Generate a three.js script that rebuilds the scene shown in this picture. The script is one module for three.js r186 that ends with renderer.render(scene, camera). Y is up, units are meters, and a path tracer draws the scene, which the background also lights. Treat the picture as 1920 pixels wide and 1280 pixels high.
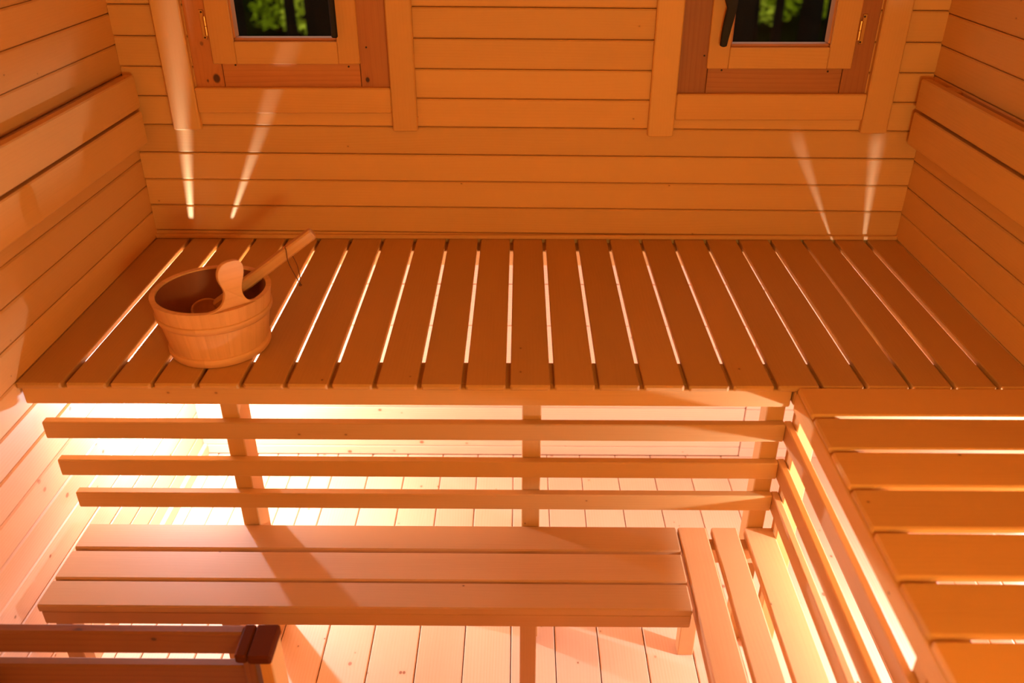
import * as THREE from 'three';
import { mergeGeometries } from 'three/addons/utils/BufferGeometryUtils.js';

// ---------------------------------------------------------------- camera, sky, exposure
const scene = new THREE.Scene();
const camera = new THREE.PerspectiveCamera(2 * Math.atan(640 / 1587.8) * 180 / Math.PI, 1.5, 0.05, 100);
camera.position.set(1.0395, 0.929, 2.2527);
camera.rotation.set(-0.5128, 0.0106, -0.0013, 'YXZ');
camera.focus = 2.05; camera.userData.fStop = 2.2;
scene.add(camera);
const renderer = new THREE.WebGLRenderer({ antialias: true });
renderer.toneMapping = THREE.LinearToneMapping;
renderer.toneMappingExposure = 1.0;
renderer.shadowMap.enabled = true;
scene.background = new THREE.Color().setRGB(0.8, 0.85, 0.8);        // overcast daylight above the trees
const LAMP = { color: new THREE.Color().setRGB(0.80, 0.92, 1.22), left: 2.85, right: 2.05 };      // cool white bulbs under the benches
const UPPER_FILL = { color: new THREE.Color().setRGB(1.0, 0.80, 0.30), power: 4.5, at: [1.3, 0.55, 2.32], rim: -0.025, cap: 0.075 };      // unseen warm fill light added behind the camera

// ---------------------------------------------------------------- helpers
let seed = 7;
const rnd = () => { seed = (seed * 1664525 + 1013904223) >>> 0; return seed / 4294967296; };
const rr = (a, b) => a + (b - a) * rnd();
const taken = {};
function numbered(n) { const k = taken[n] = (taken[n] ?? -1) + 1; return k ? `${n}_${String(k).padStart(3, '0')}` : n; }
function shade(o) { o.traverse(m => { if (m.isMesh) { m.castShadow = true; m.receiveShadow = true; } }); return o; }
function obj(name, g, m, parent) { const o = new THREE.Mesh(g, m); o.name = numbered(name); o.castShadow = o.receiveShadow = true; (parent || scene).add(o); return o; }
function thing(name, label, category, p = [0, 0, 0], group) {
  const o = new THREE.Group(); o.name = numbered(name); o.position.set(...p); o.userData = { label, category };
  if (group) o.userData.group = group; scene.add(o); return o;
}
function struct(name, label) { const o = new THREE.Group(); o.name = numbered(name); o.userData = { kind: 'structure' }; if (label) o.userData.label = label; scene.add(o); return o; }

// value noise
function hash(x, y, s) { let h = Math.imul(x | 0, 374761393) ^ Math.imul(y | 0, 668265263) ^ Math.imul(s | 0, 2147483647 ^ 987643); h = Math.imul(h ^ (h >>> 13), 1274126177); return ((h ^ (h >>> 16)) >>> 0) / 4294967296; }
function noise(x, y, s) {
  const xi = Math.floor(x), yi = Math.floor(y), fx = x - xi, fy = y - yi, u = fx * fx * (3 - 2 * fx), v = fy * fy * (3 - 2 * fy);
  const a = hash(xi, yi, s), b = hash(xi + 1, yi, s), c = hash(xi, yi + 1, s), d = hash(xi + 1, yi + 1, s);
  return a + (b - a) * u + (c - a) * v + (a - b - c + d) * u * v;
}
// wood: u along the grain (2 m across the picture), v across it (0.5 m)
function woodMap(s, { base, dark, grain = 0.5, streak = 0.3, blotch = 0.3, knots = 0, knotColor = [0.18, 0.05, 0.01], knotSize = [0.003, 0.008], ringFreq = 130, knotList = [] }) {
  const W = 1024, H = 512, LU = 2, LV = 0.5, data = new Uint8Array(W * H * 4), K = [];
  for (let k = 0; k < knots; k++) K.push([hash(k, 1, s) * LU, hash(k, 2, s) * LV, knotSize[0] + (knotSize[1] - knotSize[0]) * hash(k, 3, s) ** 2, 0.5 + 0.5 * hash(k, 4, s)]);
  K.push(...knotList);
  for (let j = 0; j < H; j++) for (let i = 0; i < W; i++) {
    const u = i / W * LU, v = j / H * LV;
    let warp = 0.03 * (noise(u * 1.6, v * 7, s + 1) - 0.5) + 0.006 * (noise(u * 5, v * 30, s + 2) - 0.5), kn = 0, halo = 0;
    for (const [ku, kv, kr, kd] of K) {
      const du = (u - ku) / 1.25, dv = v - kv, d = Math.hypot(du, dv);
      if (d < kr * 6) { warp += kr * 1.2 * Math.exp(-((d / (kr * 2.4)) ** 2)); if (d < kr) kn = Math.max(kn, kd * Math.min(1, (kr - d) / kr * 3)); halo = Math.max(halo, 0.3 * Math.exp(-((d / (kr * 1.9)) ** 2))); }
    }
    const ph = (v + warp) * ringFreq, f = ph - Math.floor(ph), ring = Math.pow(f, 3) * (1 - Math.pow(f, 12));
    const fine = noise(u * 14, v * 900, s + 3) * 0.6 + noise(u * 30, v * 1800, s + 4) * 0.4;
    const blot = noise(u * 2.2, v * 14, s + 5) * 0.6 + noise(u * 7, v * 25, s + 6) * 0.4;
    let t = grain * ring * (0.5 + noise(u * 2, v * 20, s + 7)) + streak * (fine - 0.35) + blotch * (blot - 0.5) + halo;
    t = Math.max(0, Math.min(1, t));
    for (let c = 0; c < 3; c++) {
      let L = base[c] + (dark[c] - base[c]) * t; L = L + (knotColor[c] - L) * kn;
      data[(j * W + i) * 4 + c] = Math.round(255 * Math.pow(Math.max(0, L), 1 / 2.2));
    }
    data[(j * W + i) * 4 + 3] = 255;
  }
  const tx = new THREE.DataTexture(data, W, H); tx.colorSpace = THREE.SRGBColorSpace; tx.magFilter = tx.minFilter = THREE.LinearFilter;
  tx.wrapS = tx.wrapT = THREE.MirroredRepeatWrapping; tx.repeat.set(1 / LU, 1 / LV); tx.needsUpdate = true; return tx;
}
const tone = (m, k, g = 1) => { const c = m.clone(); c.color.setRGB(k, k * g, k * g * g); return c; };
const mat = (map, rough = 0.6) => new THREE.MeshStandardMaterial({ map, roughness: rough });
const M = {
  wall: mat(woodMap(11, { base: [0.80, 0.43, 0.13], dark: [0.68, 0.33, 0.08], grain: 0.25, streak: 0.25, blotch: 0.55, knots: 7, knotSize: [0.0015, 0.003] }), 0.66),
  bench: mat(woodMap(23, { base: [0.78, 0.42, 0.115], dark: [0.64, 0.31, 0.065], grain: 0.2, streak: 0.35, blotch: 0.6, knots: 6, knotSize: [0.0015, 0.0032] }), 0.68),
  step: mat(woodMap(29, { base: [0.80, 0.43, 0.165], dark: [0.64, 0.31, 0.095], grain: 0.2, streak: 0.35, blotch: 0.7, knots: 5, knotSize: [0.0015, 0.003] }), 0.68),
  pine: mat(woodMap(37, { base: [0.86, 0.54, 0.33], dark: [0.76, 0.41, 0.20], grain: 0.45, streak: 0.3, blotch: 0.3, knots: 46, knotColor: [0.34, 0.11, 0.03], knotSize: [0.002, 0.0065] }), 0.6),
  frame: mat(woodMap(53, { base: [0.60, 0.23, 0.06], dark: [0.42, 0.12, 0.03], grain: 0.5, streak: 0.4, blotch: 0.7, knots: 8, knotColor: [0.06, 0.015, 0.008], knotSize: [0.004, 0.012], ringFreq: 80 }), 0.55),
  frameKnotty: mat(woodMap(59, { base: [0.62, 0.24, 0.06], dark: [0.42, 0.12, 0.03], grain: 0.4, streak: 0.4, blotch: 0.8, knots: 0, knotColor: [0.05, 0.012, 0.006], ringFreq: 70, knotList: [[0.443, 0.246, 0.011, 0.9], [0.437, 0.222, 0.0035, 0.8], [0.44, 0.359, 0.0062, 1], [0.53, 0.222, 0.005, 0.5]] }), 0.55),
  pail: mat(woodMap(71, { base: [0.84, 0.46, 0.19], dark: [0.62, 0.28, 0.09], grain: 0.3, streak: 0.25, blotch: 0.7, knots: 2, ringFreq: 45 }), 0.6),
};
M.wallVar = [1, 0.96, 1.03, 0.93].map(k => tone(M.wall, k));
M.stepDimVar = [0.70, 0.66, 0.72, 0.64].map(k => tone(M.step, k));  // lower bench wood darkened to stand in for weaker light there
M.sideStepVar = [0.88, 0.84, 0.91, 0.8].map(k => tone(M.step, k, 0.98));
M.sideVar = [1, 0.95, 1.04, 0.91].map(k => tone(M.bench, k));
M.benchDimVar = [0.76, 0.72, 0.78, 0.69].map(k => tone(M.bench, k, 0.97));  // same wood as sideVar, darkened to stand in for dimmer light
M.pineVar = [1, 0.95, 1.02].map(k => tone(M.pine, k));
M.sash = tone(M.wall, 0.9, 0.93);
M.casing = tone(M.wall, 0.92, 0.97);
M.guard = tone(M.frame, 0.42);  // frame wood darkened; the unlit look of the rail is in the colour
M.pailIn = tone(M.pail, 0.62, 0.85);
M.backing = new THREE.MeshStandardMaterial({ color: new THREE.Color().setRGB(0.60, 0.28, 0.10), roughness: 0.9 });
M.black = new THREE.MeshStandardMaterial({ color: new THREE.Color().setRGB(0.001, 0.001, 0.0012), roughness: 0.7 });
M.brass = new THREE.MeshStandardMaterial({ color: new THREE.Color().setRGB(0.75, 0.48, 0.16), roughness: 0.32, metalness: 1 });
M.screw = new THREE.MeshStandardMaterial({ color: new THREE.Color().setRGB(0.05, 0.03, 0.02), roughness: 0.5, metalness: 0.6 });
M.glass = new THREE.MeshPhysicalMaterial({ color: 0xffffff, transmission: 1, thickness: 0, roughness: 0, ior: 1.12 });
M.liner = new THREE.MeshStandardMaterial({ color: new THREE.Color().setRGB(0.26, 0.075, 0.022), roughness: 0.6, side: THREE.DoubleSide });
M.capShaded = new THREE.MeshPhysicalMaterial({ color: new THREE.Color().setRGB(0.10, 0.022, 0.004), roughness: 0.95, specularIntensity: 0.25 });  // cap colour carries the shade it stands in
M.cord = new THREE.MeshStandardMaterial({ color: new THREE.Color().setRGB(0.16, 0.06, 0.02), roughness: 0.9 });
M.gasket = new THREE.MeshStandardMaterial({ color: new THREE.Color().setRGB(0.12, 0.06, 0.03), roughness: 0.7 });

// A board: chamfered box, grain along axis a (0 x, 1 y, 2 z); bv chamfer along its edges, be at its ends; uv in metres
function board(a, lo, hi, bv = 0.0025, be = bv, at = null) {
  const b = (a + 1) % 3, c = (a + 2) % 3, [B0, B1, C0, C1] = [lo[b], hi[b], lo[c], hi[c]];
  const ring = (t, i) => {
    const k = bv + i, pts = [[B0 + k, C0 + i], [B1 - k, C0 + i], [B1 - i, C0 + k], [B1 - i, C1 - k], [B1 - k, C1 - i], [B0 + k, C1 - i], [B0 + i, C1 - k], [B0 + i, C0 + k]];
    return pts.map(([pb, pc]) => { const p = [0, 0, 0]; p[a] = t; p[b] = pb; p[c] = pc; return p; });
  };
  const rings = [ring(lo[a], be), ring(lo[a] + be, 0), ring(hi[a] - be, 0), ring(hi[a], be)];
  const pos = [], nor = [], uv = [], ou = at ? at[0] : rnd() * 2, ov = at ? at[1] : rnd() * 0.5;
  const tri = (p, q, r) => {
    const e = new THREE.Vector3(q[0] - p[0], q[1] - p[1], q[2] - p[2]), f = new THREE.Vector3(r[0] - p[0], r[1] - p[1], r[2] - p[2]), n = e.cross(f).normalize(), an = [Math.abs(n.x), Math.abs(n.y), Math.abs(n.z)];
    for (const w of [p, q, r]) {
      pos.push(...w); nor.push(n.x, n.y, n.z);
      if (an[a] > 0.8) uv.push(ou + w[b], ov + w[c]); else uv.push(ou + w[a], ov + (an[b] > an[c] ? w[c] : w[b]));
    }
  };
  for (let k = 0; k < 3; k++) for (let i = 0; i < 8; i++) { const j = (i + 1) % 8; tri(rings[k][i], rings[k][j], rings[k + 1][j]); tri(rings[k][i], rings[k + 1][j], rings[k + 1][i]); }
  for (let i = 1; i < 7; i++) { tri(rings[0][0], rings[0][i + 1], rings[0][i]); tri(rings[3][0], rings[3][i], rings[3][i + 1]); }
  const g = new THREE.BufferGeometry();
  g.setAttribute('position', new THREE.Float32BufferAttribute(pos, 3)); g.setAttribute('normal', new THREE.Float32BufferAttribute(nor, 3)); g.setAttribute('uv', new THREE.Float32BufferAttribute(uv, 2));
  return g;
}
const bd = (name, a, lo, hi, m, parent, bv, be, at) => obj(name, board(a, lo, hi, bv, be, at), m, parent);
const pick = l => l[Math.floor(rnd() * l.length)];

// ---------------------------------------------------------------- the room
const W = 2.107, FL = -0.768, CE = 1.36, ZF = 3.0, P = 0.0756, T = 0.018;
const floor = struct('floor', 'floor of pale knotty pine boards running away from the camera');
bd('subfloor', 0, [-0.06, FL - 0.06, -0.06], [W + 0.06, FL - 0.02, ZF + 0.06], M.backing, floor);
{
  const lines = [0, 0.045, 0.11, 0.176, 0.243, 0.31, 0.375, 0.442, 0.557, 0.673, 0.789, 0.904, 1.02, 1.13, 1.238, 1.354, 1.47, 1.586, 1.702, 1.817, 1.932, 2.047, W];
  for (let i = 0; i < lines.length - 1; i++) bd('floorboard', 2, [lines[i] + 0.0012, FL - 0.02, 0], [lines[i + 1] - 0.0012, FL, ZF], M.pineVar[i % 3], floor, 0.0022);
}
const wl = struct('wall_left', 'left wall clad in horizontal light wood planks'), wr = struct('wall_right', 'right wall clad in horizontal light wood planks');
const wb = struct('wall_back', 'back wall clad in horizontal light wood planks between two windows'), wf = struct('wall_front', 'wall behind the camera clad in wood planks');
bd('wall_core', 2, [-0.08, FL, -0.06], [-T - 0.002, CE, ZF + 0.06], M.backing, wl); bd('wall_core', 2, [W + T + 0.002, FL, -0.06], [W + 0.08, CE, ZF + 0.06], M.backing, wr);
bd('wall_core', 0, [-0.02, FL, ZF + T], [W + 0.02, CE, ZF + 0.08], M.backing, wf);
const ceiling = struct('ceiling', 'ceiling of light wood planks');
bd('ceiling_core', 0, [-0.08, CE + 0.02, -0.06], [W + 0.08, CE + 0.08, ZF + 0.08], M.backing, ceiling);
for (let i = 0; i < 22; i++) bd('plank', 2, [i * W / 22 + 0.001, CE, -0.01], [(i + 1) * W / 22 - 0.001, CE + 0.02, ZF + 0.02], M.wallVar[i % 4], ceiling, 0.003);
// side planks: joint heights follow the photograph, three millimetres apart
const Y0 = 0.603;                                                  // one joint of the side walls
for (let k = -19; k < 11; k++) {
  const lo = Math.max(FL, Y0 + k * P), hi = Math.min(CE, Y0 + (k + 1) * P); if (hi - lo < 0.01) continue;
  const low = hi < -0.02;                                            // paler pine under the benches
  bd('plank', 2, [-T, lo + 0.0009, -T], [rr(-0.0006, 0.0006), hi - 0.0009, ZF + T], pick(low ? M.pineVar : M.wallVar), wl, 0.0035, 0.0005);
  bd('plank', 2, [W + rr(-0.0006, 0.0006), lo + 0.0009, -T], [W + T, hi - 0.0009, ZF + T], pick(low ? M.pineVar : M.wallVar), wr, 0.0035, 0.0005);
  bd('plank', 0, [0, lo + 0.0009, ZF], [W, hi - 0.0009, ZF + T], pick(M.wallVar), wf, 0.0035);
}
// the back wall: a core with two openings, planks tilted a hair as they are
const WIN = [[0.19, 0.703, 0.42, 1.02], [1.446, 1.937, 0.405, 1.005]];
{
  const g = [];
  const core = (x0, x1, y0, y1) => g.push(board(0, [x0, y0, -0.06], [x1, y1, -T - 0.001], 0.001));
  core(-0.02, W + 0.02, FL, 0.405); core(-0.02, 0.19, 0.405, CE); core(0.703, 1.446, 0.405, CE); core(1.937, W + 0.02, 0.405, CE);
  core(0.19, 0.703, 0.405, 0.42); core(0.19, 0.703, 1.02, CE); core(1.446, 1.937, 1.005, CE);
  obj('wall_core', mergeGeometries(g), M.backing, wb);
  const tilt = -0.0075;
  for (let k = -8; k < 11; k++) {
    const lo = 0.6176 + (k - 1) * P, hi = lo + P, m = pick(M.wallVar), zf = rr(-0.0006, 0.0006), mid = (lo + hi) / 2;
    if (hi > CE + 0.02) continue;
    const y0 = lo + 0.0009, y1 = hi - 0.0009;
    let segs = [[0, W]];
    if (hi > 0.425 && lo < 1.0) segs = [[0, 0.19], [0.703, 1.446], [1.937, W]];
    for (const [a, b] of segs) {
      const o = bd('plank', 0, [a - 1.05, y0 - mid, -T], [b - 1.05, y1 - mid, zf], m, wb, 0.0035, 0.0008);
      o.position.set(1.05, mid, 0); o.rotation.z = tilt;
    }
  }
  // the wide pine planks low down, under the bench
  for (const [a, b] of [[FL, -0.733], [-0.733, -0.581], [-0.581, -0.43], [-0.43, -0.285], [-0.285, -0.146], [-0.146, -0.075]])
    bd('plank', 0, [0, a + 0.0008, -T], [1.759, b - 0.0008, 0.001], pick(M.pineVar), wb, 0.002), bd('plank', 0, [1.761, a + 0.0008, -T], [W, b - 0.0008, 0.008], pick(M.pineVar), wb, 0.002);
}
bd('trim_1', 0, [0.0, 0.0005, 0], [W, 0.012, 0.012], M.casing, null, 0.002).userData.kind = 'structure';
bd('baseboard_left', 2, [0, FL, 0.0], [0.014, FL + 0.04, ZF], M.pine, null, 0.003).userData.kind = 'structure';
bd('baseboard_right', 2, [W - 0.014, FL, 0.0], [W, FL + 0.04, ZF], M.pine, null, 0.003).userData.kind = 'structure';

// ---------------------------------------------------------------- windows
function screwGeo(x, y, z) { const g = new THREE.CylinderGeometry(0.0022, 0.0026, 0.0016, 10); g.rotateX(Math.PI / 2); g.translate(x, y, z); return g; }
function windowUnit(label, o) {
  const g = struct('window_' + o.n, label);
  const [x0, x1, y0, y1] = o.open;
  // reveal and outer frame
  const J = 0.0008, f = o.frame;                                     // f: inner stile edges and the top of the bottom rail
  bd('frame_stile', 1, [x0, y0, -0.055], [f[0] - J, y1, 0], tone(o.n === 1 ? M.frameKnotty : M.frame, o.stile[0], 0.95), g, 0.0012, 0.0012, o.n === 1 ? [0, 0] : null);
  bd('frame_stile', 1, [f[1] + J, y0, -0.055], [x1, y1, 0], tone(o.n === 1 ? M.frameKnotty : M.frame, o.stile[1], 0.95), g, 0.0012, 0.0012, o.n === 1 ? [0, 0] : null);
  bd('frame_rail', 0, [f[0] + J, y0, -0.055], [f[1] - J, f[2], -0.0005], tone(M.frame, o.rail), g, 0.0012);
  bd('frame_rail', 0, [f[0] + J, y1 - 0.06, -0.055], [f[1] - J, y1, -0.0005], M.frame, g, 0.0012);
  obj('screw', mergeGeometries(o.screws.map(([x, y]) => screwGeo(x, y, 0.0004))), M.screw, g);
  // sash with its pane, bead, handle and hinge
  const [s0, s1, sb] = o.sash, [g0, g1, gb] = o.glass, st = y1 - 0.05, gt = y1 - 0.11, F = 0.010;
  const sash = new THREE.Group(); sash.name = numbered('sash'); g.add(sash);
  bd('sash_stile', 1, [s0, sb, -0.04], [g0 - 0.003, st, F], M.sash, sash, 0.002); bd('sash_stile', 1, [g1 + 0.003, sb, -0.04], [s1, st, F], M.sash, sash, 0.002);
  bd('sash_rail', 0, [g0 - 0.0025, sb + 0.0002, -0.04], [g1 + 0.0025, gb - 0.008, F - 0.0004], M.casing, sash, 0.0015);
  bd('sash_rail', 0, [g0 - 0.0025, gt, -0.04], [g1 + 0.0025, st, F - 0.0004], M.sash, sash, 0.0015);
  bd('glazing_bead', 0, [g0 - 0.004, gb - 0.008, -0.03], [g1 + 0.004, gb, F - 0.006], tone(M.frame, 1.0), sash, 0.004);
  bd('glazing_bead', 1, [g0 - 0.0045, gb, -0.03], [g0 + 0.002, gt, F - 0.006], tone(M.frame, 1.0), sash, 0.002);
  bd('glazing_bead', 1, [g1 - 0.002, gb, -0.03], [g1 + 0.0045, gt, F - 0.006], tone(M.frame, 1.0), sash, 0.002);
  obj('pane', new THREE.BoxGeometry(g1 - g0, gt - gb, 0.004).translate((g0 + g1) / 2, (gb + gt) / 2, -0.014), M.glass, sash);
  obj('window_handle', o.handle(F), M.black, sash);
  // hinge: two barrels and a screwed leaf
  const h = o.hinge, hg = new THREE.Group(); hg.name = numbered('hinge'); g.add(hg);
  for (let k = 0; k < 2; k++) obj('hinge_barrel', new THREE.CylinderGeometry(0.0042, 0.0042, 0.0225, 14).translate(h[0], h[1] + (k ? 0.0118 : -0.0118), 0.009), M.brass, hg);
  bd('hinge_leaf', 1, [h[0] - h[2] * 0.009 - 0.005, h[1] - 0.034, 0], [h[0] - h[2] * 0.009 + 0.006, h[1] + 0.038, 0.003], M.brass, hg, 0.001);
  obj('hinge_screw', mergeGeometries([screwGeo(h[0] - h[2] * 0.008, h[1] - 0.029, 0.0035), screwGeo(h[0] - h[2] * 0.008, h[1] + 0.032, 0.0035)]), M.screw, hg);
  // casing boards on the wall
  const CT = 0.02;
  bd('casing', 1, [o.cl[0], o.cl[2], 0], [o.cl[1], y1 + 0.08, CT], tone(M.casing, 1.02), g, 0.003);
  bd('casing', 1, [o.cr[0], o.cr[2], 0], [o.cr[1], y1 + 0.08, CT], M.casing, g, 0.003);
  bd('casing', 0, [o.cl[1] + 0.0008, o.sill[0], 0], [o.cr[0] - 0.0008, o.sill[1], CT - 0.001], tone(M.casing, 0.97, 0.96), g, 0.003);
  bd('casing', 0, [o.cl[1] + 0.0008, y1, 0], [o.cr[0] - 0.0008, y1 + 0.07, CT - 0.001], M.casing, g, 0.003);
  return g;
}
function barHandle(F) {                                              // upright bar handle, seen edge on
  const g = board(1, [0.566, 0.552, F + 0.026], [0.582, 0.70, F + 0.036], 0.004, 0.003), p = [g];
  p.push(board(2, [0.568, 0.67, F], [0.58, 0.69, F + 0.03], 0.002)); p.push(board(1, [0.563, 0.655, F], [0.585, 0.705, F + 0.008], 0.002));
  return mergeGeometries(p);
}
function leverHandle(F) {                                            // curved lever hanging down from its rosette
  const s = new THREE.Shape();
  s.moveTo(1.560, 0.70); s.lineTo(1.560, 0.655); s.quadraticCurveTo(1.566, 0.638, 1.572, 0.622); s.quadraticCurveTo(1.564, 0.575, 1.5645, 0.535);
  s.quadraticCurveTo(1.571, 0.531, 1.5775, 0.535); s.quadraticCurveTo(1.583, 0.575, 1.592, 0.62); s.lineTo(1.594, 0.70); s.closePath();
  const g = new THREE.ExtrudeGeometry(s, { depth: 0.010, bevelEnabled: true, bevelThickness: 0.002, bevelSize: 0.0015, bevelSegments: 2, curveSegments: 8 });
  g.translate(-0.026, 0, F + 0.026);
  const b = board(2, [1.543, 0.66, F], [1.559, 0.69, F + 0.028], 0.002), r = board(1, [1.538, 0.645, F], [1.565, 0.71, F + 0.008], 0.002);
  return mergeGeometries([g, b, r]);
}
windowUnit('left window with a light sash in a reddish pine frame', {
  n: 1, open: WIN[0], frame: [0.2655, 0.6235, 0.486], stile: [1.0, 0.86], rail: 1.05, sash: [0.247, 0.626, 0.4815], glass: [0.311, 0.568, 0.545],
  screws: [[0.301, 0.478], [0.594, 0.474], [0.6435, 0.522]], handle: barHandle, hinge: [0.2435, 0.575, 1],
  cl: [0.1155, 0.1885, 0.313], cr: [0.7005, 0.766, 0.310], sill: [0.3575, 0.4235],
});
windowUnit('right window with a light sash in a dark red pine frame', {
  n: 2, open: WIN[1], frame: [1.521, 1.8685, 0.472], stile: [0.66, 0.74], rail: 0.82, sash: [1.5165, 1.886, 0.471], glass: [1.574, 1.821, 0.5315],
  screws: [[1.5575, 0.466], [1.831, 0.463], [1.509, 0.502]], handle: leverHandle, hinge: [1.8905, 0.565, -1],
  cl: [1.377, 1.4445, 0.297], cr: [1.939, 2.008, 0.306], sill: [0.341, 0.409],
});

// ---------------------------------------------------------------- upper bench along the back wall
const XC = 1.603, D1 = 0.788, ST = 0.0135;
const up = thing('upper_bench', 'long upper bench of crosswise slats below the windows, with the wooden bucket on it', 'bench');
{
  const gaps = []; for (let k = 0; k < 22; k++) gaps.push(0.1004 + 0.0915 * k);
  gaps[0] -= 0.001; gaps[20] -= 0.003; gaps[21] -= 0.004;
  let x0 = 0.0008;
  for (let k = 0; k <= 22; k++) {
    const gw = k < 2 || k > 19 ? 0.0105 : k === 2 || k === 19 ? 0.0084 : 0.0096, x1 = k < 22 ? gaps[k] - gw / 2 : W - 0.003;
    bd('slat', 2, [x0, -ST, 0.003], [x1, rr(-0.0006, 0.0004), k > 17 ? 0.7865 : D1 + rr(-0.0008, 0.0008)], pick(M.benchDimVar), up, 0.0018, 0.004);
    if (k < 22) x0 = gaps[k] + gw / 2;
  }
  bd('fascia', 0, [0.004, -0.056, D1 - 0.030], [XC - 0.0015, -ST - 0.0004, D1 - 0.010], M.benchDimVar[2], up, 0.002);
  bd('support_beam', 0, [0.004, -0.046, 0.671], [W - 0.004, -ST - 0.0004, D1 - 0.0305], M.benchDimVar[1], up, 0.002);
  bd('support_beam', 0, [XC + 0.001, -0.046, D1 - 0.03], [W - 0.004, -ST - 0.0004, D1 - 0.001], M.benchDimVar[1], up, 0.002);  // added to stop light leaking out between the two benches
  bd('support_beam', 2, [0.0008, -0.046, 0.063], [0.028, -ST - 0.0004, 0.67], M.benchDimVar[1], up, 0.002);  // unseen ledger added to block light leaking up along the left wall
  bd('support_beam', 0, [0.004, -0.058, 0.002], [W - 0.004, -ST - 0.0004, 0.062], M.benchDimVar[1], up, 0.002);
  for (const [a, b] of [[0.402, 0.440], [1.045, 1.086], [1.563, 1.602]]) bd('post', 1, [a, FL, a > 1.5 ? 0.715 : 0.69], [b, -0.0465, 0.757], M.benchDimVar[1], up, 0.002);
  // screen of three slats closing the front
  for (const [a, y0, y1] of [[0.022, -0.146, -0.103], [0.029, -0.246, -0.203], [0.046, -0.336, -0.2935]]) bd('screen_slat', 0, [a, y0, 0.7575], [XC - 0.0005, y1, 0.7775], tone(M.bench, rr(0.66, 0.71), 0.98), up, 0.002);  // slats take the same shade-darkened bench wood
}
// ---------------------------------------------------------------- upper bench along the right wall
const ur = thing('side_bench', 'upper bench along the right wall with slats pointing at the wall', 'bench');
{
  const zs = [0.7905, 0.893, 1.0, 1.1065, 1.213, 1.320, 1.430, 1.537, 1.644, 1.751];
  for (let k = 0; k < 9; k++) bd('slat', 0, [XC + 0.003, -ST, zs[k] + (k ? 0.005 : 0)], [W - 0.004, rr(-0.0006, 0.0004), zs[k + 1] - 0.005], pick(M.sideVar), ur, 0.003, 0.004);
  bd('fascia', 2, [XC + 0.002, -0.056, D1 + 0.001], [XC + 0.020, -ST - 0.0004, 1.746], M.bench, ur, 0.002);
  bd('support_beam', 2, [XC + 0.0205, -0.058, D1 + 0.002], [1.672, -ST - 0.0004, 1.746], M.sideVar[1], ur, 0.002);
  bd('support_beam', 2, [W - 0.045, -0.058, D1 + 0.002], [W - 0.003, -ST - 0.0004, 1.746], M.sideVar[1], ur, 0.002);
  for (const [z0, z1] of [[0.758, 0.797], [1.395, 1.435]]) bd('post', 1, [XC + 0.0165, FL, z0], [1.662, -0.0585, z1], M.sideVar[1], ur, 0.002);
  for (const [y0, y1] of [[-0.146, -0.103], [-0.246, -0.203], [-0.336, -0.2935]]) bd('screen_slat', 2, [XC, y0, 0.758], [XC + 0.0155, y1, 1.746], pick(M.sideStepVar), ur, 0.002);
}
// ---------------------------------------------------------------- lower benches
const LY = -0.40, LT = 0.02;
const lo = thing('lower_bench', 'low step bench of three long boards in front of the slatted screen', 'bench');
{
  for (const [z0, z1, x1] of [[0.7585, 0.8375, 1.4005], [0.8465, 0.9305, 1.3985], [0.937, 1.0085, 1.3965]]) bd('slat', 0, [0.044, LY - LT, z0], [x1, LY, z1], pick(M.stepDimVar), lo, 0.0028, 0.003);
  bd('fascia', 0, [0.048, LY - LT - 0.036, 0.988], [1.3955, LY - LT - 0.0004, 1.006], M.stepDimVar[3], lo, 0.002);
  for (const x of [0.405, 1.04]) { bd('cross_beam', 2, [x + 0.001, LY - 0.062, 0.76], [x + 0.037, LY - LT - 0.0004, 0.9875], M.stepDimVar[1], lo, 0.002); }
  bd('leg', 1, [0.409, FL, 0.953], [0.449, LY - 0.0622, 0.9875], M.stepDimVar[1], lo, 0.002); bd('leg', 1, [1.042, FL, 0.953], [1.077, LY - 0.0622, 0.9875], M.stepDimVar[3], lo, 0.002);
  bd('cross_beam', 2, [0.055, LY - 0.062, 0.76], [0.092, LY - LT - 0.0004, 0.9875], M.stepDimVar[1], lo, 0.002);
  bd('leg', 1, [0.055, FL, 0.953], [0.092, LY - 0.0622, 0.9875], M.stepDimVar[1], lo, 0.002);
}
const lr = thing('side_step_bench', 'low step bench running beside the side bench toward the camera', 'bench');
{
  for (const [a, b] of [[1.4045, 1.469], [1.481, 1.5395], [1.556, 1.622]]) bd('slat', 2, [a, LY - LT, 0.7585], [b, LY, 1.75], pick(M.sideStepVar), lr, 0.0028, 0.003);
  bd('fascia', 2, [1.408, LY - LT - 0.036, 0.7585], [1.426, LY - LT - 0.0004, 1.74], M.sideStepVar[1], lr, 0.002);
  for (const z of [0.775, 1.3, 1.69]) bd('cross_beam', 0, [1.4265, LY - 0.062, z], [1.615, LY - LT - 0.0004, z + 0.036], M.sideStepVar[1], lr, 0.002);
  for (const z of [0.776, 1.69]) bd('leg', 1, [1.43, FL, z], [1.468, LY - 0.0624, z + 0.034], M.sideStepVar[1], lr, 0.002);
}
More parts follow.
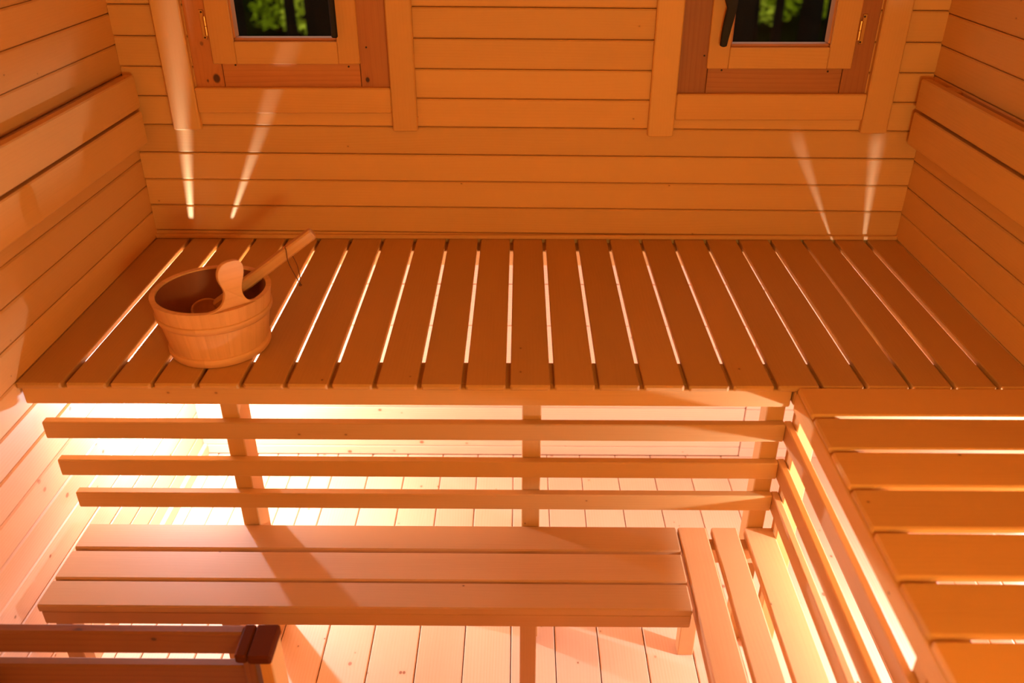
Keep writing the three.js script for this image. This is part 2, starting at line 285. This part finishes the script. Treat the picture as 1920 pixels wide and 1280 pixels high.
// ---------------------------------------------------------------- backrests on the side walls
function backrest(label, s) {
  const t = thing('backrest', label, 'backrest'), X = d => s > 0 ? d : W - d;
  const b = (n, a, d0, d1, y0, y1, z0, z1, m, bv) => bd(n, a, [Math.min(X(d0), X(d1)), y0, z0], [Math.max(X(d0), X(d1)), y1, z1], m, t, bv);
  b('backrest_board', 2, 0.028, 0.052, 0.3795, s > 0 ? 0.463 : 0.455, 0.046, 1.95, M.sideVar[1], 0.003);
  b('backrest_board', 2, 0.028, 0.052, 0.287, 0.3715, 0.046, 1.95, M.sideVar[0], 0.003);
  for (const z of [0.12, 0.95, 1.8]) b('spacer', 1, 0.001, 0.0275, 0.285, 0.45, z, z + 0.045, M.sideVar[1], 0.002);
}
backrest('two-board wooden backrest fixed to the left wall beside the bucket', 1);
backrest('two-board wooden backrest fixed to the right wall above the side bench', -1);

// ---------------------------------------------------------------- the bucket
const BK = new THREE.Vector3(0.377, 0.0006, 0.622);
const bucket = thing('bucket', 'round wooden staved sauna bucket with one tall grip stave', 'bucket', BK.toArray());
const HB = 0.137, RO = y => 0.1005 + (0.1255 - 0.1005) * (y / HB), TH = 0.0115;
{
  const N = 16, EAR = 49.5 * Math.PI / 180;                           // angle from +x toward the camera
  const da = 2 * Math.PI / N;
  const topEar = a => {                                             // outline of the grip stave, a = angle off its middle
    const w = Math.abs(a) * 0.12, neck = 0.0175, knob = 0.0235;
    if (w > 0.046) return HB;
    if (w > neck) { const k = (w - neck) / (0.046 - neck); return HB + 0.034 * (1 - k) ** 2.6; }
    return null;
  };
  for (let i = 0; i < N; i++) {
    const a0 = EAR + (i - 0.5) * da, pos = [], uv = [], idx = [], S = 6, Y = 5;
    const ou = rnd(), ov = rnd() * 0.5, gap = 0.0009;
    for (let side = 0; side < 2; side++) for (let y = 0; y <= Y; y++) for (let s = 0; s <= S; s++) {
      const f = s / S, edge = Math.abs(f - 0.5) * 2, a = a0 + da * (0.002 + 0.996 * f);
      let rel = a - EAR; if (rel > Math.PI) rel -= 2 * Math.PI;
      const yy = y / Y * HB;
      const r = side ? RO(yy) - TH : RO(yy) - (edge > 0.95 ? 0.0004 : 0);
      pos.push(r * Math.cos(a), yy, r * Math.sin(a)); uv.push(ou + yy, ov + f * 0.047);
    }
    const A = (side, y, s) => side * (Y + 1) * (S + 1) + y * (S + 1) + s;
    const quad = (p, q, r, t) => idx.push(p, q, r, p, r, t);
    for (let y = 0; y < Y; y++) for (let s = 0; s < S; s++) { quad(A(0, y, s), A(0, y + 1, s), A(0, y + 1, s + 1), A(0, y, s + 1)); quad(A(1, y, s), A(1, y, s + 1), A(1, y + 1, s + 1), A(1, y + 1, s)); }
    for (let s = 0; s < S; s++) { quad(A(0, Y, s), A(1, Y, s), A(1, Y, s + 1), A(0, Y, s + 1)); quad(A(0, 0, s), A(0, 0, s + 1), A(1, 0, s + 1), A(1, 0, s)); }
    for (let y = 0; y < Y; y++) { quad(A(0, y, 0), A(1, y, 0), A(1, y + 1, 0), A(0, y + 1, 0)); quad(A(0, y, S), A(0, y + 1, S), A(1, y + 1, S), A(1, y, S)); }
    let g = new THREE.BufferGeometry(); g.setAttribute('position', new THREE.Float32BufferAttribute(pos, 3)); g.setAttribute('uv', new THREE.Float32BufferAttribute(uv, 2)); g.setIndex(idx);
    g = g.toNonIndexed(); g.computeVertexNormals();
    // smooth outside normals come from the radius
    obj('stave', g, tone(M.pail, [1, 0.97, 1.02, 0.95, 1.0][i % 5]), bucket);
  }
  // grip: a shaped plate bent to the rim, swelling to a round knob
  const sh = new THREE.Shape();
  sh.moveTo(-0.060, HB - 0.001); sh.bezierCurveTo(-0.030, HB + 0.002, -0.019, HB + 0.016, -0.0165, HB + 0.040);
  sh.bezierCurveTo(-0.016, HB + 0.056, -0.028, HB + 0.066, -0.0265, HB + 0.086); sh.bezierCurveTo(-0.024, HB + 0.107, -0.011, HB + 0.110, 0.001, HB + 0.110);
  sh.bezierCurveTo(0.015, HB + 0.110, 0.024, HB + 0.106, 0.0245, HB + 0.088); sh.bezierCurveTo(0.025, HB + 0.068, 0.0155, HB + 0.058, 0.0165, HB + 0.040);
  sh.bezierCurveTo(0.019, HB + 0.016, 0.030, HB + 0.002, 0.060, HB - 0.001); sh.closePath();
  const e = new THREE.ExtrudeGeometry(sh, { depth: TH - 0.003, bevelEnabled: true, bevelThickness: 0.0015, bevelSize: 0.0015, bevelSegments: 2, curveSegments: 14, steps: 1 });
  const p = e.attributes.position;
  for (let i = 0; i < p.count; i++) {
    const w = p.getX(i), y = p.getY(i), d = p.getZ(i), R = RO(Math.min(y, HB)) + (y > HB ? (y - HB) * 0.14 : 0), k = Math.max(0, 1 - (y - HB) / 0.05);
    const ang = EAR - w / 0.124, r = R - TH + 0.0015 + d;
    // low down it follows the round of the rim, higher up it turns flat
    const bx = r * Math.cos(ang), bz = r * Math.sin(ang), fx = r * Math.cos(EAR) + w * Math.sin(EAR), fz = r * Math.sin(EAR) - w * Math.cos(EAR);
    p.setXYZ(i, fx + (bx - fx) * k, y, fz + (bz - fz) * k);
  }
  e.computeVertexNormals();
  obj('grip', e, M.pail, bucket).userData.label = 'tall rounded grip rising from the rim';
  // hoops: flat withes lying proud of the staves
  const hoop = (y0, y1, t) => {
    const pr = [], n = 7; for (let i = 0; i <= n; i++) { const f = i / n, y = y0 + (y1 - y0) * f; pr.push(new THREE.Vector2(RO(y) + 0.0006 + t * Math.sin(Math.PI * Math.min(1, 0.1 + 0.8 * f)) ** 0.6, y)); }
    pr.unshift(new THREE.Vector2(RO(y0) - 0.002, y0)); pr.push(new THREE.Vector2(RO(y1) - 0.002, y1));
    const g = new THREE.LatheGeometry(pr, 72); const u = g.attributes.uv; for (let i = 0; i < u.count; i++) u.setXY(i, u.getX(i) * 0.75, u.getY(i) * 0.02 + 0.2); return g;
  };
  obj('hoop', hoop(0.0, 0.021, 0.006), M.pail, bucket); obj('hoop', hoop(0.086, 0.102, 0.0045), tone(M.pail, 0.93), bucket);
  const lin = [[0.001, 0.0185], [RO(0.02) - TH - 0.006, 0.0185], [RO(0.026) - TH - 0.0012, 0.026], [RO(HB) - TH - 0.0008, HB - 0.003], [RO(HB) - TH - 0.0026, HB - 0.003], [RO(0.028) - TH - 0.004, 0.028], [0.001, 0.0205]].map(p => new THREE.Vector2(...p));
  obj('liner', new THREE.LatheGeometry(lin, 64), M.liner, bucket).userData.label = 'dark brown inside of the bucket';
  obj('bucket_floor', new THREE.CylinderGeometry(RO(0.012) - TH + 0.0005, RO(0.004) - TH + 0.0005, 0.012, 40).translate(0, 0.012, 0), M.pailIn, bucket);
}
// ---------------------------------------------------------------- the ladle
{
  const t = thing('ladle', 'wooden ladle with a long square handle leaning out of the bucket', 'ladle');
  const A = new THREE.Vector3(0.3455, 0.060, 0.576), E = new THREE.Vector3(0.587, 0.23, 0.53), dir = E.clone().sub(A).normalize();
  const L = E.distanceTo(A);
  const hd = board(0, [0.02, -0.012, -0.0125], [L, 0.012, 0.0125], 0.004, 0.003);
  const m = new THREE.Matrix4(), side = new THREE.Vector3(0, 1, 0).cross(dir).normalize(), upv = dir.clone().cross(side).negate();
  const X = dir.clone(), Zv = X.clone().cross(new THREE.Vector3(0, 1, 0)).normalize(), Yv = Zv.clone().cross(X);
  m.makeBasis(X, Yv, Zv).setPosition(A); hd.applyMatrix4(m);
  obj('handle', hd, tone(M.pail, 0.85, 0.95), t);
  const pr = [[0.004, -0.030], [0.022, -0.028], [0.031, -0.018], [0.034, -0.002], [0.0335, 0.008], [0.031, 0.0105], [0.0285, 0.008], [0.027, -0.004], [0.022, -0.015], [0.012, -0.020], [0.0005, -0.021]].map(q => new THREE.Vector2(...q));
  const bowl = new THREE.LatheGeometry(pr, 40); bowl.scale(1, 1.2, 1); bowl.rotateX(0.3); bowl.rotateZ(-0.15); bowl.translate(A.x - 0.004, A.y, A.z + 0.004);
  obj('bowl', bowl, tone(M.pail, 0.8, 0.9), t);
  // leather loop through the end of the handle
  const q = A.clone().addScaledVector(dir, L - 0.075);
  const pts = [[0, 0.0135, 0.006], [0.004, 0.012, 0.0145], [0.005, -0.012, 0.016], [0.009, -0.03, 0.014], [0.018, -0.06, 0.008], [0.022, -0.075, 0.004], [0.0225, -0.06, 0.0], [0.016, -0.035, -0.012], [0.008, -0.014, -0.015], [0.002, 0.011, -0.014], [0, 0.0135, -0.004]].map(v => new THREE.Vector3(q.x + v[0], q.y + v[1], q.z + v[2]));
  obj('cord', new THREE.TubeGeometry(new THREE.CatmullRomCurve3(pts, true), 80, 0.0011, 6, true), M.cord, t);
  obj('knot', new THREE.IcosahedronGeometry(0.0032, 1).scale(1.2, 0.9, 1).translate(q.x + 0.022, q.y - 0.077, q.z + 0.004), M.cord, t);
}
// ---------------------------------------------------------------- guard rail at the lower left
{
  const t = thing('guard_rail', 'wooden guard rail coloured dark for shade, with a corner post at the lower left', 'guard rail');
  const m = M.guard;
  bd('rail', 0, [0.002, -0.365, 1.138], [0.531, -0.307, 1.16], m, t, 0.004); bd('rail', 0, [0.002, -0.460, 1.138], [0.531, -0.397, 1.16], m, t, 0.004);
  bd('rail', 0, [0.002, -0.60, 1.138], [0.531, -0.54, 1.16], m, t, 0.004);
  bd('post', 1, [0.572, FL, 1.15], [0.595, -0.3215, 1.212], tone(M.bench, 0.9), t, 0.002); bd('post', 1, [0.5315, FL, 1.138], [0.5535, -0.3215, 1.19], m, t, 0.002);
  bd('post_cap', 2, [0.554, -0.321, 1.142], [0.596, -0.3, 1.219], M.capShaded, t, 0.003); bd('post_cap', 2, [0.531, -0.321, 1.142], [0.5525, -0.3, 1.217], M.capShaded, t, 0.003);
  bd('rail', 2, [0.545, -0.47, 1.213], [0.563, -0.41, 1.9], m, t, 0.003);
  bd('post', 1, [0.002, FL, 1.1605], [0.04, -0.31, 1.2], m, t, 0.002);
  bd('post', 1, [0.545, FL, 1.9005], [0.585, -0.31, 1.94], m, t, 0.002);
}
// ---------------------------------------------------------------- the lamps under the benches
function lamp(label, x, y, z, s, power) {
  const t = thing('wall_lamp', label, 'lamp', [x, y, z]);
  const wx = s > 0 ? -x : W - x, base = new THREE.LatheGeometry([[0.0001, 0], [0.034, 0], [0.034, 0.008], [0.026, 0.02], [0.017, 0.026], [0.0001, 0.026]].map(p => new THREE.Vector2(...p)), 32);
  base.rotateZ(-s * Math.PI / 2); base.translate(wx, 0, 0);
  obj('socket', base, new THREE.MeshStandardMaterial({ color: 0xe8e2d8, roughness: 0.4 }), t);
  const em = new THREE.MeshStandardMaterial({ color: 0xffffff, emissive: LAMP.color, emissiveIntensity: 8, roughness: 0.4 });
  const neck = s > 0 ? -(x - 0.026) : (W - x - 0.026);
  const bulb = new THREE.LatheGeometry([[0.011, -Math.abs(neck)], [0.012, -0.03], [0.019, -0.013], [0.0215, 0], [0.019, 0.012], [0.011, 0.019], [0.0001, 0.0215]].map(p => new THREE.Vector2(...p)), 24);
  bulb.rotateZ(-s * Math.PI / 2);
  const bm = obj('bulb', bulb, em, t); bm.castShadow = false;
  const l = new THREE.PointLight(LAMP.color, power, 0, 2); l.castShadow = true; l.shadow.radius = 0.7; l.shadow.mapSize.set(2048, 2048); l.shadow.camera.near = 0.02; t.add(l);
}
lamp('small bulb lamp on the left wall under the upper bench', 0.069, -0.262, 0.265, 1, LAMP.left);
lamp('small bulb lamp on the right wall under the side bench', 2.035, -0.222, 1.02, -1, LAMP.right);

{
  const [x, y, z] = UPPER_FILL.at, t = thing('added_fill_light', 'unseen fill light added behind the camera in a wooden bowl and cap', 'fill_light', [x, y, z]);  // added to brighten the upper room; bowl and cap limit its spread
  const V = l => l.map(p => new THREE.Vector2(...p)), wood = tone(M.pail, 0.9);
  obj('bowl', new THREE.LatheGeometry(V([[0.001, -0.085], [0.06, -0.08], [0.1, -0.06], [0.12, UPPER_FILL.rim - 0.004], [0.123, UPPER_FILL.rim], [0.115, UPPER_FILL.rim], [0.095, -0.052], [0.055, -0.07], [0.001, -0.074]]), 40), wood, t);
  obj('cap', new THREE.LatheGeometry(V([[0.001, 0.13], [0.03, 0.125], [0.115, UPPER_FILL.cap + 0.006], [0.118, UPPER_FILL.cap], [0.112, UPPER_FILL.cap], [0.03, 0.112], [0.001, 0.115]]), 40), wood, t);
  for (const a of [0.6, 2.7, 4.8]) obj('stay', new THREE.CylinderGeometry(0.0025, 0.0025, UPPER_FILL.cap - UPPER_FILL.rim, 8).translate(0.117 * Math.cos(a), (UPPER_FILL.cap + UPPER_FILL.rim) / 2, 0.117 * Math.sin(a)), M.brass, t);
  obj('cord', new THREE.CylinderGeometry(0.003, 0.003, CE - y - 0.128, 8).translate(0, (CE - y + 0.128) / 2, 0), M.cord, t);
  const g = obj('globe', new THREE.SphereGeometry(0.06, 32, 20), new THREE.MeshStandardMaterial({ color: 0xffffff, emissive: UPPER_FILL.color, emissiveIntensity: 5, roughness: 0.4 }), t); g.castShadow = false;
  const l = new THREE.PointLight(UPPER_FILL.color, UPPER_FILL.power, 0, 2); l.castShadow = true; l.shadow.radius = 5; l.shadow.mapSize.set(2048, 2048); t.add(l);
}
// ---------------------------------------------------------------- the wood outside
const ground = new THREE.PlaneGeometry(80, 60, 20, 20).rotateX(-Math.PI / 2);
obj('forest_ground', ground.translate(0, -1.12, -31), new THREE.MeshPhysicalMaterial({ specularIntensity: 0, color: new THREE.Color().setRGB(0.004, 0.006, 0.001), roughness: 1 })).userData = { kind: 'structure' };
const bark = new THREE.MeshPhysicalMaterial({ specularIntensity: 0, color: new THREE.Color().setRGB(0.008, 0.006, 0.004), roughness: 1 });
const leafMats = [[0.34, 0.42, 0.012], [0.55, 0.60, 0.04], [0.03, 0.05, 0.006]].map(c => new THREE.MeshPhysicalMaterial({ specularIntensity: 0, color: new THREE.Color().setRGB(...c), roughness: 0.8, side: THREE.DoubleSide }));
function leaves(n, f, size) {
  const pos = [], q = new THREE.Quaternion(), e = new THREE.Euler();
  for (let i = 0; i < n; i++) {
    const c = f(); e.set(rr(-0.9, 0.9), rr(0, 6.3), rr(-0.9, 0.9)); q.setFromEuler(e); const s = size * rr(0.6, 1.3);
    const v = [[0, 0, s], [0.45 * s, 0.06 * s, 0], [0, 0, -s], [-0.45 * s, 0.06 * s, 0]].map(a => new THREE.Vector3(...a).applyQuaternion(q).add(c));
    for (const k of [0, 1, 2, 0, 2, 3]) pos.push(v[k].x, v[k].y, v[k].z);
  }
  const g = new THREE.BufferGeometry(); g.setAttribute('position', new THREE.Float32BufferAttribute(pos, 3)); g.computeVertexNormals(); return g;
}
function tree(label, x, z, r, lean = 0) {
  const t = thing('tree', label, 'tree', [x, -1.12, z], null), g = [];
  const trunk = new THREE.CylinderGeometry(r * 0.8, r, 6, 14, 12); const p = trunk.attributes.position;
  for (let i = 0; i < p.count; i++) { const y = p.getY(i) + 3, a = Math.atan2(p.getZ(i), p.getX(i)), k = 1 + 0.12 * (noise(a * 2 + 9, y * 1.3, Math.round(x * 10)) - 0.5) + 0.35 * Math.exp(-y * 3); p.setXYZ(i, p.getX(i) * k + lean * y, y, p.getZ(i) * k); }
  trunk.computeVertexNormals(); obj('trunk', trunk, bark, t);
  obj('crown', leaves(500, () => new THREE.Vector3(lean * 5.5 + rr(-0.2, 0.2), rr(4.2, 6.6), rr(-0.2, 0.2)), 0.1), leafMats[2], t);
}
function bush(label, x, z, w, h, mi, n = 900) {
  const t = thing('bush', label, 'bush', [x, -1.12, z]), st = [];
  for (let i = 0; i < 5; i++) { const c = new THREE.CatmullRomCurve3([new THREE.Vector3(rr(-.05, .05), 0, rr(-.05, .05)), new THREE.Vector3(rr(-.2, .2) * w, h * 0.4, rr(-.2, .2) * w), new THREE.Vector3(rr(-.45, .45) * w, h * 0.85, rr(-.3, .3) * w)]); st.push(new THREE.TubeGeometry(c, 6, 0.018, 5)); }
  obj('stems', mergeGeometries(st), bark, t);
  obj('foliage', leaves(n, () => { const a = rr(0, 6.283), k = Math.sqrt(rnd()), y = rnd(); return new THREE.Vector3(Math.cos(a) * k * w / 2 * (1 - 0.3 * y), h * (0.05 + 0.95 * y), Math.sin(a) * k * 0.35); }, 0.07), leafMats[mi], t);
}
// seen through the left window
tree('black trunk at the left edge of the left window', -0.80, -3.35, 0.11); tree('black trunk at the right edge of the left window', -0.36, -3.9, 0.085);
tree('slim dark trunk between the green patches in the left window', -1.6, -8, 0.06);
bush('green leafy bush left of the slim trunk in the left window', -2.35, -10.2, 0.75, 1.7, 0); bush('bright green bush right of the slim trunk in the left window', -1.83, -9.6, 0.6, 1.6, 1);
// seen through the right window
tree('black trunk at the left edge of the right window', 2.50, -3.7, 0.085); tree('broad black trunk right of the green patches in the right window', 3.02, -3.9, 0.075);
tree('slim dark trunk standing in the green of the right window', 3.97, -8, 0.05, 0.0); tree('thin leaning trunk in the green of the right window', 4.15, -9.6, 0.03, -0.03);
tree('slim black trunk at the right edge of the right window', 3.38, -4.5, 0.055);
bush('yellow-green bush in the left half of the right window', 4.3, -10.4, 0.75, 1.8, 1); bush('green bush behind the slim trunk in the right window', 4.85, -11, 0.55, 1.7, 0);
bush('strip of green bush between two black trunks of the right window', 5.35, -11, 0.4, 1.8, 0, 500);
scene.updateMatrixWorld(true);
renderer.render(scene, camera);
